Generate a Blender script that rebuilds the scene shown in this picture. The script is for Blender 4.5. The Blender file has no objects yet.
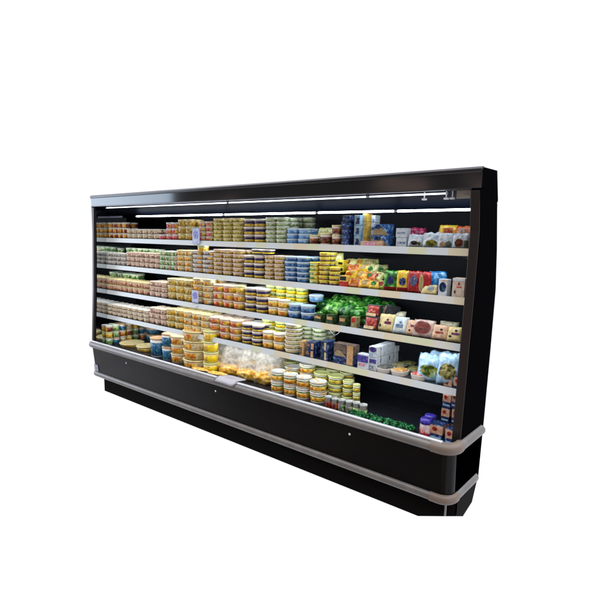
import bpy, bmesh, math, random
from mathutils import Vector, noise
random.seed(7)
S = bpy.context.scene
COL = S.collection
PI = math.pi

# ------------------------------------------------------------------ camera
CX, CY, CZ = 0.9116, -2.3889, 1.6526
YAW, PIT, ROL, FOC, U0, V0 = 0.7189, -0.1734, 0.0150, 499.86, 270.64, 321.81
_F = Vector((-math.sin(YAW)*math.cos(PIT), math.cos(YAW)*math.cos(PIT), math.sin(PIT)))
_R = Vector((math.cos(YAW), math.sin(YAW), 0)); _U = _R.cross(_F)
R2 = _R*math.cos(ROL)+_U*math.sin(ROL); U2 = -_R*math.sin(ROL)+_U*math.cos(ROL)
cam = bpy.data.cameras.new('camera'); co = bpy.data.objects.new('camera', cam); COL.objects.link(co)
from mathutils import Matrix
M = Matrix((R2, U2, -_F)).transposed().to_4x4(); M.translation = (CX, CY, CZ); co.matrix_world = M
cam.sensor_width = 36; cam.lens = FOC/600*36; cam.shift_x = (300-U0)/600; cam.shift_y = (V0-300)/600
cam.clip_start = .05; cam.clip_end = 400
S.camera = co

def atx(u, y, z):          # where on the line (y, z) along the case a column of the picture falls
    k = u-U0; b = Vector((-CX, y-CY, z-CZ))
    return (FOC*b.dot(R2)-k*b.dot(_F))/(k*_F.x-FOC*R2.x)
def atz(v, x, y):          # height above that point
    k = V0-v; b = Vector((x-CX, y-CY, -CZ))
    return (FOC*b.dot(U2)-k*b.dot(_F))/(k*_F.z-FOC*U2.z)

# ------------------------------------------------------------------ materials
MATS = {}
def rgb(h):
    c = [int(h[i:i+2], 16)/255 for i in (0, 2, 4)]
    return tuple(((x+.055)/1.055)**2.4 if x > .04045 else x/12.92 for x in c)+(1,)
def mat(name, c, rough=.5, spec=.5, metal=0, c2=None, c3=None, scale=60, bump=0, kind='noise', coat=0, thr=.5, stretch=(1,1,1), obj_rand=True):
    if name in MATS: return MATS[name]
    m = bpy.data.materials.new(name); m.use_nodes = True; MATS[name] = m
    nt = m.node_tree; N = nt.nodes; Lk = nt.links
    b = N['Principled BSDF']
    col = rgb(c) if isinstance(c, str) else c
    b.inputs['Base Color'].default_value = col
    b.inputs['Roughness'].default_value = rough; b.inputs['Metallic'].default_value = metal
    b.inputs['Specular IOR Level'].default_value = spec; b.inputs['Coat Weight'].default_value = coat
    if c2 or bump:
        tc = N.new('ShaderNodeTexCoord'); oi = N.new('ShaderNodeObjectInfo')
        ad = N.new('ShaderNodeVectorMath'); ad.operation = 'ADD'
        ml = N.new('ShaderNodeVectorMath'); ml.operation = 'MULTIPLY'; ml.inputs[1].default_value = stretch
        Lk.new(tc.outputs['Object'], ml.inputs[0]); Lk.new(ml.outputs[0], ad.inputs[0])
        if obj_rand:
            mm = N.new('ShaderNodeMath'); mm.operation = 'MULTIPLY'; mm.inputs[1].default_value = 37
            Lk.new(oi.outputs['Random'], mm.inputs[0]); Lk.new(mm.outputs[0], ad.inputs[1])
    if c2:
        if kind == 'noise':
            t = N.new('ShaderNodeTexNoise'); t.inputs['Scale'].default_value = scale; t.inputs['Detail'].default_value = 3; fo = t.outputs['Fac']
        else:
            t = N.new('ShaderNodeTexVoronoi'); t.inputs['Scale'].default_value = scale; fo = t.outputs['Distance']
        Lk.new(ad.outputs[0], t.inputs['Vector'])
        r = N.new('ShaderNodeValToRGB'); Lk.new(fo, r.inputs[0]); Lk.new(r.outputs[0], b.inputs['Base Color'])
        e = r.color_ramp.elements
        e[0].position = thr-.06; e[0].color = col; e[1].position = thr+.06; e[1].color = rgb(c2)
        if c3:
            x = e.new(min(thr+.2, .98)); x.color = rgb(c3)
    if bump:
        t = N.new('ShaderNodeTexNoise'); t.inputs['Scale'].default_value = scale*1.3; t.inputs['Detail'].default_value = 4
        Lk.new(ad.outputs[0], t.inputs['Vector'])
        bp = N.new('ShaderNodeBump'); bp.inputs['Strength'].default_value = bump; bp.inputs['Distance'].default_value = .01
        Lk.new(t.outputs['Fac'], bp.inputs['Height']); Lk.new(bp.outputs[0], b.inputs['Normal'])
    return m
def emis(name, c, s):
    m = bpy.data.materials.new(name); m.use_nodes = True; b = m.node_tree.nodes['Principled BSDF']
    b.inputs['Base Color'].default_value = rgb(c); b.inputs['Emission Color'].default_value = rgb(c); b.inputs['Emission Strength'].default_value = s
    return m
def film(name, c='ffffff', a=.35, rough=.15):
    if name in MATS: return MATS[name]
    m = bpy.data.materials.new(name); m.use_nodes = True; MATS[name] = m; nt = m.node_tree; N = nt.nodes
    b = N['Principled BSDF']; b.inputs['Base Color'].default_value = rgb(c); b.inputs['Roughness'].default_value = rough
    tr = N.new('ShaderNodeBsdfTransparent'); mx = N.new('ShaderNodeMixShader')
    ns = N.new('ShaderNodeTexNoise'); ns.inputs['Scale'].default_value = 35; tc = N.new('ShaderNodeTexCoord')
    rp = N.new('ShaderNodeMapRange'); rp.inputs[1].default_value = .35; rp.inputs[2].default_value = .65
    rp.inputs[3].default_value = a*.5; rp.inputs[4].default_value = min(1, a*1.5)
    nt.links.new(tc.outputs['Object'], ns.inputs['Vector']); nt.links.new(ns.outputs['Fac'], rp.inputs[0]); nt.links.new(rp.outputs[0], mx.inputs[0])
    nt.links.new(tr.outputs[0], mx.inputs[1]); tl = N.new('ShaderNodeBsdfTranslucent'); tl.inputs[0].default_value = rgb(c); m2 = N.new('ShaderNodeMixShader'); m2.inputs[0].default_value = .4; nt.links.new(b.outputs[0], m2.inputs[1]); nt.links.new(tl.outputs[0], m2.inputs[2]); nt.links.new(m2.outputs[0], mx.inputs[2]); nt.links.new(mx.outputs[0], N['Material Output'].inputs[0])
    bp = N.new('ShaderNodeBump'); bp.inputs['Strength'].default_value = .6; bp.inputs['Distance'].default_value = .01
    nt.links.new(ns.outputs['Fac'], bp.inputs['Height']); nt.links.new(bp.outputs[0], b.inputs['Normal'])
    return m

# ------------------------------------------------------------------ mesh helpers
def link(name, bm, mats, parent=None, smooth=False, bevel=0, loc=None):
    me = bpy.data.meshes.new(name)
    bmesh.ops.recalc_face_normals(bm, faces=bm.faces[:])
    bm.to_mesh(me); bm.free()
    for m in (mats if isinstance(mats, (list, tuple)) else [mats]): me.materials.append(m)
    if smooth:
        me.shade_smooth()
    o = bpy.data.objects.new(name, me); COL.objects.link(o)
    if parent: o.parent = parent
    if loc: o.location = loc
    if bevel:
        b = o.modifiers.new('bevel', 'BEVEL'); b.width = bevel; b.segments = 2; b.limit_method = 'ANGLE'
    return o
def empty(name, loc, rz=0, rx=0):
    o = bpy.data.objects.new(name, None); COL.objects.link(o); o.location = loc; o.rotation_euler = (rx, 0, rz)
    o.empty_display_size = .03
    return o
USED = {}
def tag(o, label, cat, group=None, kind=None):
    if label in USED: print('DUPLICATE LABEL', label)
    if len(label.split()) > 16: print('LONG LABEL', label)
    USED[label] = 1
    o['label'] = label; o['category'] = cat
    if group: o['group'] = group
    if kind: o['kind'] = kind
    return o
def copy_tree(o, parent=None):
    c = o.copy(); COL.objects.link(c); c.parent = parent
    for ch in [k for k in o.children]:
        copy_tree(ch, c)
    return c
def abox(bm, x0, x1, y0, y1, z0, z1, mi=0):
    v = [bm.verts.new(p) for p in ((x0,y0,z0),(x1,y0,z0),(x1,y1,z0),(x0,y1,z0),(x0,y0,z1),(x1,y0,z1),(x1,y1,z1),(x0,y1,z1))]
    for f in ((0,3,2,1),(4,5,6,7),(0,1,5,4),(1,2,6,5),(2,3,7,6),(3,0,4,7)):
        bm.faces.new([v[i] for i in f]).material_index = mi
def prism_x(bm, prof, x0, x1, mi=0):       # profile in (y, z), extruded along x
    a = [bm.verts.new((x0, y, z)) for y, z in prof]; b = [bm.verts.new((x1, y, z)) for y, z in prof]
    n = len(prof)
    bm.faces.new(a).material_index = mi; bm.faces.new(b[::-1]).material_index = mi
    for i in range(n):
        bm.faces.new((a[i], b[i], b[(i+1) % n], a[(i+1) % n])).material_index = mi
def lathe(bm, prof, n=20, mi=0, cap0=True, cap1=True, mfun=None):    # profile (r, z)
    rings = [[bm.verts.new((r*math.cos(2*PI*i/n), r*math.sin(2*PI*i/n), z)) for i in range(n)] for r, z in prof]
    for k in range(len(rings)-1):
        for i in range(n):
            f = bm.faces.new((rings[k][i], rings[k][(i+1) % n], rings[k+1][(i+1) % n], rings[k+1][i]))
            f.material_index = mfun(k, 2*PI*(i+.5)/n) if mfun else mi
    if cap0: bm.faces.new(rings[0][::-1]).material_index = mi
    if cap1: bm.faces.new(rings[-1]).material_index = mi
def smooth(o, ang=35):
    o.data.shade_smooth(); o.data.set_sharp_from_angle(angle=math.radians(ang)); return o
def tube(bm, pts, r, n=8, mi=0):
    rings = []
    for i, p in enumerate(pts):
        p = Vector(p); d = (Vector(pts[min(i+1, len(pts)-1)])-Vector(pts[max(i-1, 0)])).normalized()
        a = d.cross(Vector((0, 0, 1)) if abs(d.z) < .9 else Vector((1, 0, 0))).normalized(); b = d.cross(a)
        rings.append([bm.verts.new(p+r*(a*math.cos(2*PI*k/n)+b*math.sin(2*PI*k/n))) for k in range(n)])
    for k in range(len(rings)-1):
        for i in range(n):
            bm.faces.new((rings[k][i], rings[k][(i+1) % n], rings[k+1][(i+1) % n], rings[k+1][i])).material_index = mi
    bm.faces.new(rings[0][::-1]).material_index = mi; bm.faces.new(rings[-1]).material_index = mi

# ------------------------------------------------------------------ the setting
L = 3.75
# ------------------------------------------------------------------ the display case
m_black = mat('black_enamel', (.0055, .0045, .004, 1), rough=.24, spec=.34)
m_side = mat('black_side_enamel', (.0025, .0025, .003, 1), rough=.6, spec=0)
m_fascia = mat('fascia_enamel', (.0055, .005, .0055, 1), rough=.08, spec=1)
m_inner = mat('dark_liner', (.003, .0045, .009, 1), rough=.6, spec=.03)
m_shelf = mat('shelf_steel', (.03, .036, .045, 1), rough=.35, spec=.5)
m_bump = mat('bumper_taupe', '5c5853', rough=.36, spec=.7, c2='64605a', scale=9, thr=.55)
m_corner = mat('bumper_corner_taupe', '6a5d52', rough=.38, spec=.4)
m_rail = mat('bumper_top_alu', 'c9ccd0', rough=.35, spec=.5, metal=.3)
m_mirror = mat('mirror_liner', (.62, .66, .68, 1), rough=.07, metal=1)
m_tube = emis('tube_light', 'eaf2ff', 18)
m_strip = emis('shelf_strip_light', 'f4f8ff', 24)
m_tube2 = emis('front_tube_light', 'e8ecff', 3.2)
m_white = mat('white_plastic', 'dcdcdc', rough=.4)
m_screw = mat('screw_steel', 'd8dade', rough=.3, metal=.6)

case = empty('display_case', (-L/2, .5, 0))
tag(case, 'long black open-front refrigerated display case with taupe bumpers and four shelves', 'display case')
def part(name, bm, mats, parent=case, **k):
    o = link(name, bm, mats, None, **k)
    # keep mesh in world coordinates while parented under the case
    o.parent = parent
    o.matrix_parent_inverse = Matrix.Identity(4)
    org = Vector((0, 0, 0)); p = parent
    while p: org += p.location; p = p.parent
    o.location = -org
    return o

def plate(bm, pl, z0, z1, mi=0):      # plan outline (x, y) between two heights
    a = [bm.verts.new((x, y, z0)) for x, y in pl]; b = [bm.verts.new((x, y, z1)) for x, y in pl]; n = len(pl)
    bm.faces.new(a[::-1]).material_index = mi; bm.faces.new(b).material_index = mi
    for i in range(n): bm.faces.new((a[i], a[(i+1) % n], b[(i+1) % n], b[i])).material_index = mi
# canopy
XR, XL = 0.0, -L
bm = bmesh.new()
prism_x(bm, [(.230,1.897),(.230,1.985),(.242,1.997),(.445,2.000),(.500,1.850),(.49,1.835),(.47,1.835),(.30,1.897)], XL-.0015, XR+.0015)
for f in bm.faces:
    if abs(f.normal.x) > .9 or len(f.verts) == 8: f.material_index = 1
part('canopy', bm, [m_fascia, m_side])
bm = bmesh.new(); plate(bm, [(XL, .492), (-.001, .492), (-.14, .885), (XL, .885)], 1.835, 1.850); part('rear_roof', bm, m_side)
bm = bmesh.new(); prism_x(bm, [(.226,1.972),(.222,1.976),(.222,1.990),(.232,2.0005),(.250,2.0025),(.250,1.9985),(.232,1.994)], XL-.004, XR-.001)
part('canopy_trim', bm, mat('trim_black', (.012, .011, .012, 1), rough=.25, spec=.5))
bm = bmesh.new(); prism_x(bm, [(.2255,1.8925),(.2255,1.900),(.262,1.900),(.262,1.8925)], XL, XR-.045)
part('fascia_lip', bm, mat('lip', (.02, .02, .022, 1), rough=.3))
bm = bmesh.new(); prism_x(bm, [(.300,1.8965),(.43,1.828),(.47,1.812),(.50,1.812),(.50,1.834),(.469,1.834)], XL+.05, XR-.055); plate(bm, [(XL+.05, .5002), (-.055, .5002), (-.185, .857), (XL+.05, .857)], 1.812, 1.834)
part('inner_ceiling', bm, m_inner)

# end panels, plan outline with chamfered rear corner; a raised frame on the front edge
BK = [(.505,1.80),(.562,1.585),(.605,1.36),(.612,.98),(.611,.57)]
def endpanel(x0, x1, sgn):
    p = empty('end_panel', (0, 0, 0)); p.parent = case; p.location = -case.location
    bm = bmesh.new()
    fr = [(.262,.505),(.280,1.35),(.279,1.69),(.232,1.88)] if sgn > 0 else [(.168,.505),(.204,1.08),(.226,1.57),(.232,1.88)]
    prof = fr+[(.232,1.8965),(.300,1.8965),(.4695,1.8345),(.498,1.8345)]+BK+[(.602,.505)]
    prism_x(bm, prof, x0, x1)
    part('panel', bm, m_side, parent=p)
    bm = bmesh.new()
    fx0, fx1 = (x0-.002, x0+.046) if sgn > 0 else (x1-.030, x1+.002)
    fo = [(y-.012, z) for y, z in fr[:-1]]+[(.2285,1.885)]; fb = [(.255,1.885)]+[(y+.012, z) for y, z in fr[:-1]][::-1]
    prism_x(bm, fo+fb, fx0, fx1)
    part('front_frame', bm, mat('frame_bronze', (.014, .010, .009, 1), rough=.3, spec=.35), parent=p, bevel=.003)
    return p
endpanel(-.050, 0, 1); endpanel(-L, -L+.045, -1)
# chamfered rear corners joining side to back
for q in (0, 1):
    bm = bmesh.new(); sx_ = 0 if q == 0 else -L; sg = -1 if q == 0 else 1
    ed = [(.498,1.83)]+BK+[(.603,.20)]
    for off in (0, .02):
        f = [bm.verts.new((sx_+sg*off, y-.001, z)) for y, z in ed]; r = [bm.verts.new((sx_+sg*(.14+off), .885, z)) for y, z in ed]
        for i in range(len(ed)-1): bm.faces.new((f[i], r[i], r[i+1], f[i+1]))
    part('rear_corner_panel', bm, m_side)
bm = bmesh.new(); abox(bm, -L+.046, -.188, .862, .885, .10, 1.834)
part('back_panel', bm, mat('back_liner', (.006, .010, .015, 1), rough=.5, spec=.2))
# mirrored liner on the inside of the far end
bm = bmesh.new(); prism_x(bm, [(.186,.56),(.222,1.08),(.243,1.57),(.252,1.86),(.36,1.86),(.45,1.80),(.86,1.80),(.86,.51),(.21,.51)], -L+.0455, -L+.052)
part('mirror_panel', bm, m_mirror)

# swept skirt pieces: plan path round both corners
def path(yf, r=.07, ex=0.0, y1=.60):
    P = [(-L-ex, y1)]
    for k in range(7):
        a = PI-k*PI/12
        P.append((-L-ex+r+r*math.cos(a), yf+r-r*math.sin(a)))
    for k in range(7):
        a = PI/2-k*PI/12
        P.append((ex-r+r*math.cos(a), yf+r-r*math.sin(a)))
    P.append((ex, y1))
    return P
def sweep(bm, prof, yf, r=.07, ex=0, y1=.60, mf=None):   # prof: (outward offset, z)
    P = path(yf, r, ex, y1); n = len(P); rings = []
    for i, (x, y) in enumerate(P):
        a = Vector(P[max(i-1, 0)]); b = Vector(P[min(i+1, n-1)]); t = (b-a).normalized(); nr = Vector((t.y, -t.x))
        rings.append([bm.verts.new((x+nr.x*o, y+nr.y*o, z)) for o, z in prof])
    m = len(prof)
    for i in range(n-1):
        for k in range(m):
            f = bm.faces.new((rings[i][k], rings[i+1][k], rings[i+1][(k+1) % m], rings[i][(k+1) % m]))
            if mf: f.material_index = mf(i, k)
    bm.faces.new(rings[0]); bm.faces.new(rings[-1][::-1])
    return rings
# upper bumper: rounded face, flat bright top strip
bm = bmesh.new()
sweep(bm, [(-.012,.503),(.010,.500),(.022,.508),(.028,.522),(.026,.540),(.014,.553),(-.004,.557),(-.012,.557)], .137, y1=.565, mf=lambda i, k: 0)
ub = smooth(part('upper_bumper', bm, [m_bump], smooth=False), 50)
bm = bmesh.new()
prism_x(bm, [(.128,.5575),(.128,.566),(.136,.569),(.152,.567),(.158,.562),(.158,.5575)], -L+.03, -.060)
part('top_strip', bm, m_rail, parent=ub)
def cornerbm(prof, yf, r, ex):
    bm = bmesh.new(); n = 8; rings = []
    pts = [(ex-r-.045, yf)]+[(ex-r+r*math.cos(PI/2-k*PI/14), yf+r-r*math.sin(PI/2-k*PI/14)) for k in range(8)]+[(ex, yf+r+.03)]
    for i, (x, y) in enumerate(pts):
        a = Vector(pts[max(i-1, 0)]); b = Vector(pts[min(i+1, len(pts)-1)]); t = (b-a).normalized(); nr = Vector((t.y, -t.x))
        rings.append([bm.verts.new((x+nr.x*o, y+nr.y*o, z)) for o, z in prof])
    m = len(prof)
    for i in range(len(rings)-1):
        for k in range(m): bm.faces.new((rings[i][k], rings[i+1][k], rings[i+1][(k+1) % m], rings[i][(k+1) % m]))
    bm.faces.new(rings[0]); bm.faces.new(rings[-1][::-1])
    return bm
smooth(part('corner_cap', cornerbm([(-.014,.4995),(.012,.4965),(.025,.506),(.0315,.522),(.029,.542),(.016,.5565),(-.014,.5605)], .137, .07, 0), m_corner, parent=ub), 50)
lb = None
bm = bmesh.new()
sweep(bm, [(-.012,.203),(.004,.199),(.012,.206),(.015,.220),(.012,.236),(.004,.243),(-.012,.246)], .160, y1=.565)
lb = smooth(part('lower_bumper', bm, [m_bump]), 50)
smooth(part('corner_cap', cornerbm([(-.014,.199),(.006,.1955),(.0155,.204),(.0185,.220),(.0155,.238),(.006,.2465),(-.014,.2495)], .160, .07, 0), m_corner, parent=lb), 50)
# front skirt panel between bumpers, and its screws and sticker
bm = bmesh.new(); P1 = path(.140, .07, -.004, .60); P0 = path(.166, .07, -.004, .60)
a = [bm.verts.new((x, y, .502)) for x, y in P1]; b = [bm.verts.new((x, y, .240)) for x, y in P0]
for i in range(len(a)-1): bm.faces.new((a[i], a[i+1], b[i+1], b[i]))
bmesh.ops.solidify(bm, geom=bm.faces[:], thickness=.004)
fp = smooth(part('skirt_panel', bm, m_black), 40)
for u, vv in ((126.5, 363), (216, 391), (350, 434)):
    y = .15; x = atx(u, y, .45); z = atz(vv, x, y); y = .140+(.502-z)*.1
    bm = bmesh.new(); bmesh.ops.create_uvsphere(bm, u_segments=10, v_segments=6, radius=.008, matrix=Matrix.Translation((x, y, z))@Matrix.Diagonal((1, .5, 1, 1)))
    part('screw', bm, m_screw, parent=fp, smooth=True)
for xs in (-2.5, -1.25):
    pass
bm = bmesh.new(); x = -L+.045; 
v = [bm.verts.new(p) for p in ((x, .1595, .252), (x+.075, .1595, .252), (x+.075, .1535, .322), (x, .1535, .322))]; bm.faces.new(v)
bmesh.ops.solidify(bm, geom=bm.faces[:], thickness=.001)
part('sticker', bm, mat('sticker_white', 'cfd6e2', rough=.5), parent=fp)
# kick plate: set back, its lower right corner cut away
bm = bmesh.new()
xa = atx(418, .243, .022)
K = [(-L+.075, .022), (xa, .022), (-.06, atz(516.3, -.06, .243)), (-.004, atz(516.3, -.004, .262)), (-.004, .205), (-L+.075, .205)]
a = [bm.verts.new((x, .243 if x < -.01 else .262, z)) for x, z in K]; b = [bm.verts.new((x, .262 if x < -.01 else .29, z)) for x, z in K]
bm.faces.new(a); bm.faces.new(b[::-1])
for i in range(6): bm.faces.new((a[i], b[i], b[(i+1) % 6], a[(i+1) % 6]))
K = [(.2625, .0985), (.2625, .215), (.603, .215), (.603, .150), (.545, .085), (.39, .030)]
K = [(.2625, atz(516.3, -.004, .2625)), (.2625, .215), (.601, .215), (.601, .19), (.54, atz(502, -.004, .54)), (.40, atz(516.3, -.004, .40))]
a = [bm.verts.new((-.004, y, z)) for y, z in K]; b = [bm.verts.new((-.03, y, z)) for y, z in K]
bm.faces.new(a); bm.faces.new(b[::-1])
for i in range(6): bm.faces.new((a[i], b[i], b[(i+1) % 6], a[(i+1) % 6]))
part('kick_plate', bm, mat('kick_black', (.005, .0045, .004, 1), rough=.6, spec=.02))
bm = bmesh.new(); bmesh.ops.create_cone(bm, segments=12, radius1=.006, radius2=.006, depth=.10, cap_ends=True, matrix=Matrix.Translation((-.045, .225, .150)))
part('foot', bm, mat('foot_steel', '8a8a88', rough=.35, metal=.7))
# product well behind the bumper
bm = bmesh.new()
prism_x(bm, [(.30,.44),(.168,.47),(.156,.50),(.156,.556),(.190,.545),(.215,.505),(.600,.505),(.600,.44)], -L+.046, -.052); plate(bm, [(-L+.046, .6002), (-.052, .6002), (-.17, .862), (-L+.046, .862)], .40, .505)
part('deck_tray', bm, mat('deck_dark', (.010, .012, .016, 1), rough=.3, spec=.5), bevel=.003)
bm = bmesh.new(); prism_x(bm, [(.226,.506),(.226,.530),(.2285,.530),(.2285,.506)], -L+.05, -.055)
part('deck_riser', bm, film('clear_riser', 'c8d4dc', .25))

# shelves
SH = {1: (.343, 1.593), 2: (.335, 1.328), 3: (.329, 1.071), 4: (.321, .815), 5: (.30, .506)}
def railmat(i):
    m = bpy.data.materials.new('price_rail_%d' % i); m.use_nodes = True; nt = m.node_tree; N = nt.nodes; Lk = nt.links; b = N['Principled BSDF']
    tc = N.new('ShaderNodeTexCoord'); mp = N.new('ShaderNodeMapping'); mp.inputs['Scale'].default_value = (9, 0, 0); mp.inputs['Location'].default_value = (i*3.7, 0, 0)
    t = N.new('ShaderNodeTexVoronoi'); t.voronoi_dimensions = '1D'; sx = N.new('ShaderNodeSeparateXYZ')
    Lk.new(tc.outputs['Object'], mp.inputs[0]); Lk.new(mp.outputs[0], sx.inputs[0]); Lk.new(sx.outputs[0], t.inputs['W']); t.inputs['Scale'].default_value = 1
    s2 = N.new('ShaderNodeSeparateColor'); Lk.new(t.outputs['Color'], s2.inputs[0])
    r = N.new('ShaderNodeValToRGB'); r.color_ramp.interpolation = 'CONSTANT'; Lk.new(s2.outputs[0], r.inputs[0])
    e = r.color_ramp.elements; e[0].color = rgb('ccd4d4'); e[1].position = .35; e[1].color = rgb('d4d0c0')
    for p, c in ((.55, 'd0d2a0'), (.68, 'ccd0d0'), (.85, 'd8c89c')): x = e.new(p); x.color = rgb(c)
    mrg = N.new('ShaderNodeMapRange'); mrg.inputs[1].default_value = -2.6; mrg.inputs[2].default_value = -1.2; mrg.inputs[3].default_value = .08; mrg.inputs[4].default_value = .75
    s3 = N.new('ShaderNodeSeparateXYZ'); Lk.new(tc.outputs['Object'], s3.inputs[0]); Lk.new(s3.outputs[0], mrg.inputs[0])
    mx = N.new('ShaderNodeMix'); mx.data_type = 'RGBA'; mx.inputs[6].default_value = rgb('ccd4d4'); Lk.new(mrg.outputs[0], mx.inputs[0]); Lk.new(r.outputs[0], mx.inputs[7])
    Lk.new(mx.outputs[2], b.inputs['Base Color']); b.inputs['Roughness'].default_value = .3
    return m
for i in (1, 2, 3, 4):
    yf, z = SH[i]
    sh = empty('shelf', (0, 0, 0)); sh.parent = case; sh.location = -case.location
    bm = bmesh.new(); prism_x(bm, [(yf+.006,z-.036),(yf+.006,z-.004),(.54,z-.004),(.54,z-.020),(yf+.03,z-.020),(yf+.03,z-.036)], -L+.054, -.054); plate(bm, [(-L+.054, .5402), (-.054, .5402), (-.175, .860), (-L+.054, .860)], z-.020, z-.004)
    part('board', bm, m_shelf, parent=sh)
    bm = bmesh.new(); prism_x(bm, [(yf-.004,z-.040),(yf+.001,z-.0415),(yf+.0055,z-.038),(yf+.0055,z),(yf+.002,z)], -L+.054, -.0535)
    part('price_rail', bm, railmat(i), parent=sh)
    for x in (-L+.06, -2.80, -1.86, -.93, -.21):
        bm = bmesh.new(); prism_x(bm, [(yf+.04,z-.025),(.86,z-.025),(.86,z-.095),(.74,z-.085)], x, x+.005)
        part('bracket', bm, m_shelf, parent=sh)
    bm = bmesh.new(); v = [bm.verts.new(p) for p in ((-L+.08, yf+.032, z-.036), (-.08, yf+.032, z-.036), (-.08, yf+.046, z-.027), (-L+.08, yf+.046, z-.027))]; bm.faces.new(v)
    part('light_strip', bm, m_strip, parent=sh)

# tubes
def bar(name, segs, y, z, r, m, capcol):
    for x0, x1 in segs:
        bm = bmesh.new(); tube(bm, [(x0+.012, y, z), (x1-.012, y, z)], r, 12)
        t = part(name, bm, m)
        for xx in (x0, x1-.012):
            bm = bmesh.new(); tube(bm, [(xx, y, z), (xx+.012, y, z)], r*1.1, 10); part('end_cap', bm, capcol, parent=t)
m_cap = mat('tube_cap', 'b8bcc6', rough=.4)
ty, tz = .278, 1.880
xs = [atx(u, ty, tz) for u in (106, 228, 368, 448)]
bar('front_light_tube', list(zip(xs[:-1], xs[1:])), ty, tz, .0042, m_tube2, m_cap)
ty, tz = .400, 1.800
xs = [atx(u, ty, tz) for u in (136, 224, 317, 396)]+[-.06]
bar('ceiling_light_tube', list(zip(xs[:-1], xs[1:])), ty, tz, .0064, m_tube, m_cap)
bm = bmesh.new(); tube(bm, [(-L+.055, ty, tz), (atx(122, ty, tz), ty, tz)], .010, 8)
part('cable_duct', bm, mat('duct', '8a94a8', rough=.4))
# small fittings under the canopy
bm = bmesh.new(); x0 = atx(456.5, .262, 1.87); abox(bm, x0, -.062, .262, .268, 1.850, 1.8915)
part('rating_plate', bm, mat('plate_beige', '8c8578', rough=.6, c2='7c756a', scale=90, thr=.55))
for u in (424, 446, 452):
    x = atx(u, .30, 1.85)
    bm = bmesh.new(); abox(bm, x-.012, x+.012, .296, .312, 1.851, 1.860); abox(bm, x-.003, x+.003, .30, .306, 1.860, 1.893)
    part('curtain_clip', bm, m_white)
bm = bmesh.new(); x0 = atx(327, .36, 1.02); x1 = atx(343, .40, 1.02)
tube(bm, [(x0+(x1-x0)*t, .38, 1.034-.042*math.sin(PI*t)) for t in [k/12 for k in range(13)]], .0022, 6)
part('cable_loop', bm, mat('grey_cable', '7c8488', rough=.4))

# ------------------------------------------------------------------ goods: round tubs and cups
ORD = ['zeroth','first','second','third','fourth','fifth','sixth','seventh','eighth','ninth','tenth','eleventh','twelfth','thirteenth','fourteenth','fifteenth','sixteenth']
SHN = {1: 'top shelf', 2: 'second shelf', 3: 'third shelf', 4: 'fourth shelf', 5: 'bottom deck'}
lids = {
 'white': mat('lid_white', 'd9d6cc', rough=.3, c2='cbbfae', scale=25, thr=.62),
 'pink': mat('lid_rosy', 'dcc6b0', rough=.3, c2='cfc0a8', scale=25, thr=.55),
 'cream': mat('lid_cream', 'dccf98', rough=.3, c2='cdb070', scale=30, thr=.6),
 'lime': mat('lid_lime', 'd2dc86', rough=.3, c2='e0e0a8', scale=30, thr=.58),
 'mint': mat('lid_mint', 'c2d8b8', rough=.3, c2='dbe2cc', scale=30, thr=.55),
 'sky': mat('lid_sky', 'b4d0e2', rough=.3),
 'clear': mat('lid_clear', 'ccd4cc', rough=.15, c2='d8b070', scale=28, thr=.56),
 'green': mat('lid_green', '8fbf80', rough=.3, c2='b8d0a0', scale=30, thr=.55),
 'orange': mat('lid_orange', 'd8a878', rough=.3, c2='e0c8a0', scale=30, thr=.55),
 'yellow': mat('lid_yellow', 'e8dc50', rough=.3, c2='e8e090', scale=20, thr=.6),
 'grey': mat('lid_grey', 'b4b8b4', rough=.3, c2='98a098', scale=40, thr=.55),
}
body_w = mat('pot_white', 'd8d0c4', rough=.35)
body_c = mat('pot_cream', 'dccc92', rough=.35)
body_p = mat('pot_pink', 'd4b6a0', rough=.35)
body_d = mat('pot_dark', '4a463c', rough=.35)
def lab(n, a, b, c=None, s=55, t=.5): return mat('print_'+n, a, rough=.35, c2=b, c3=c, scale=s, thr=t)
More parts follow.
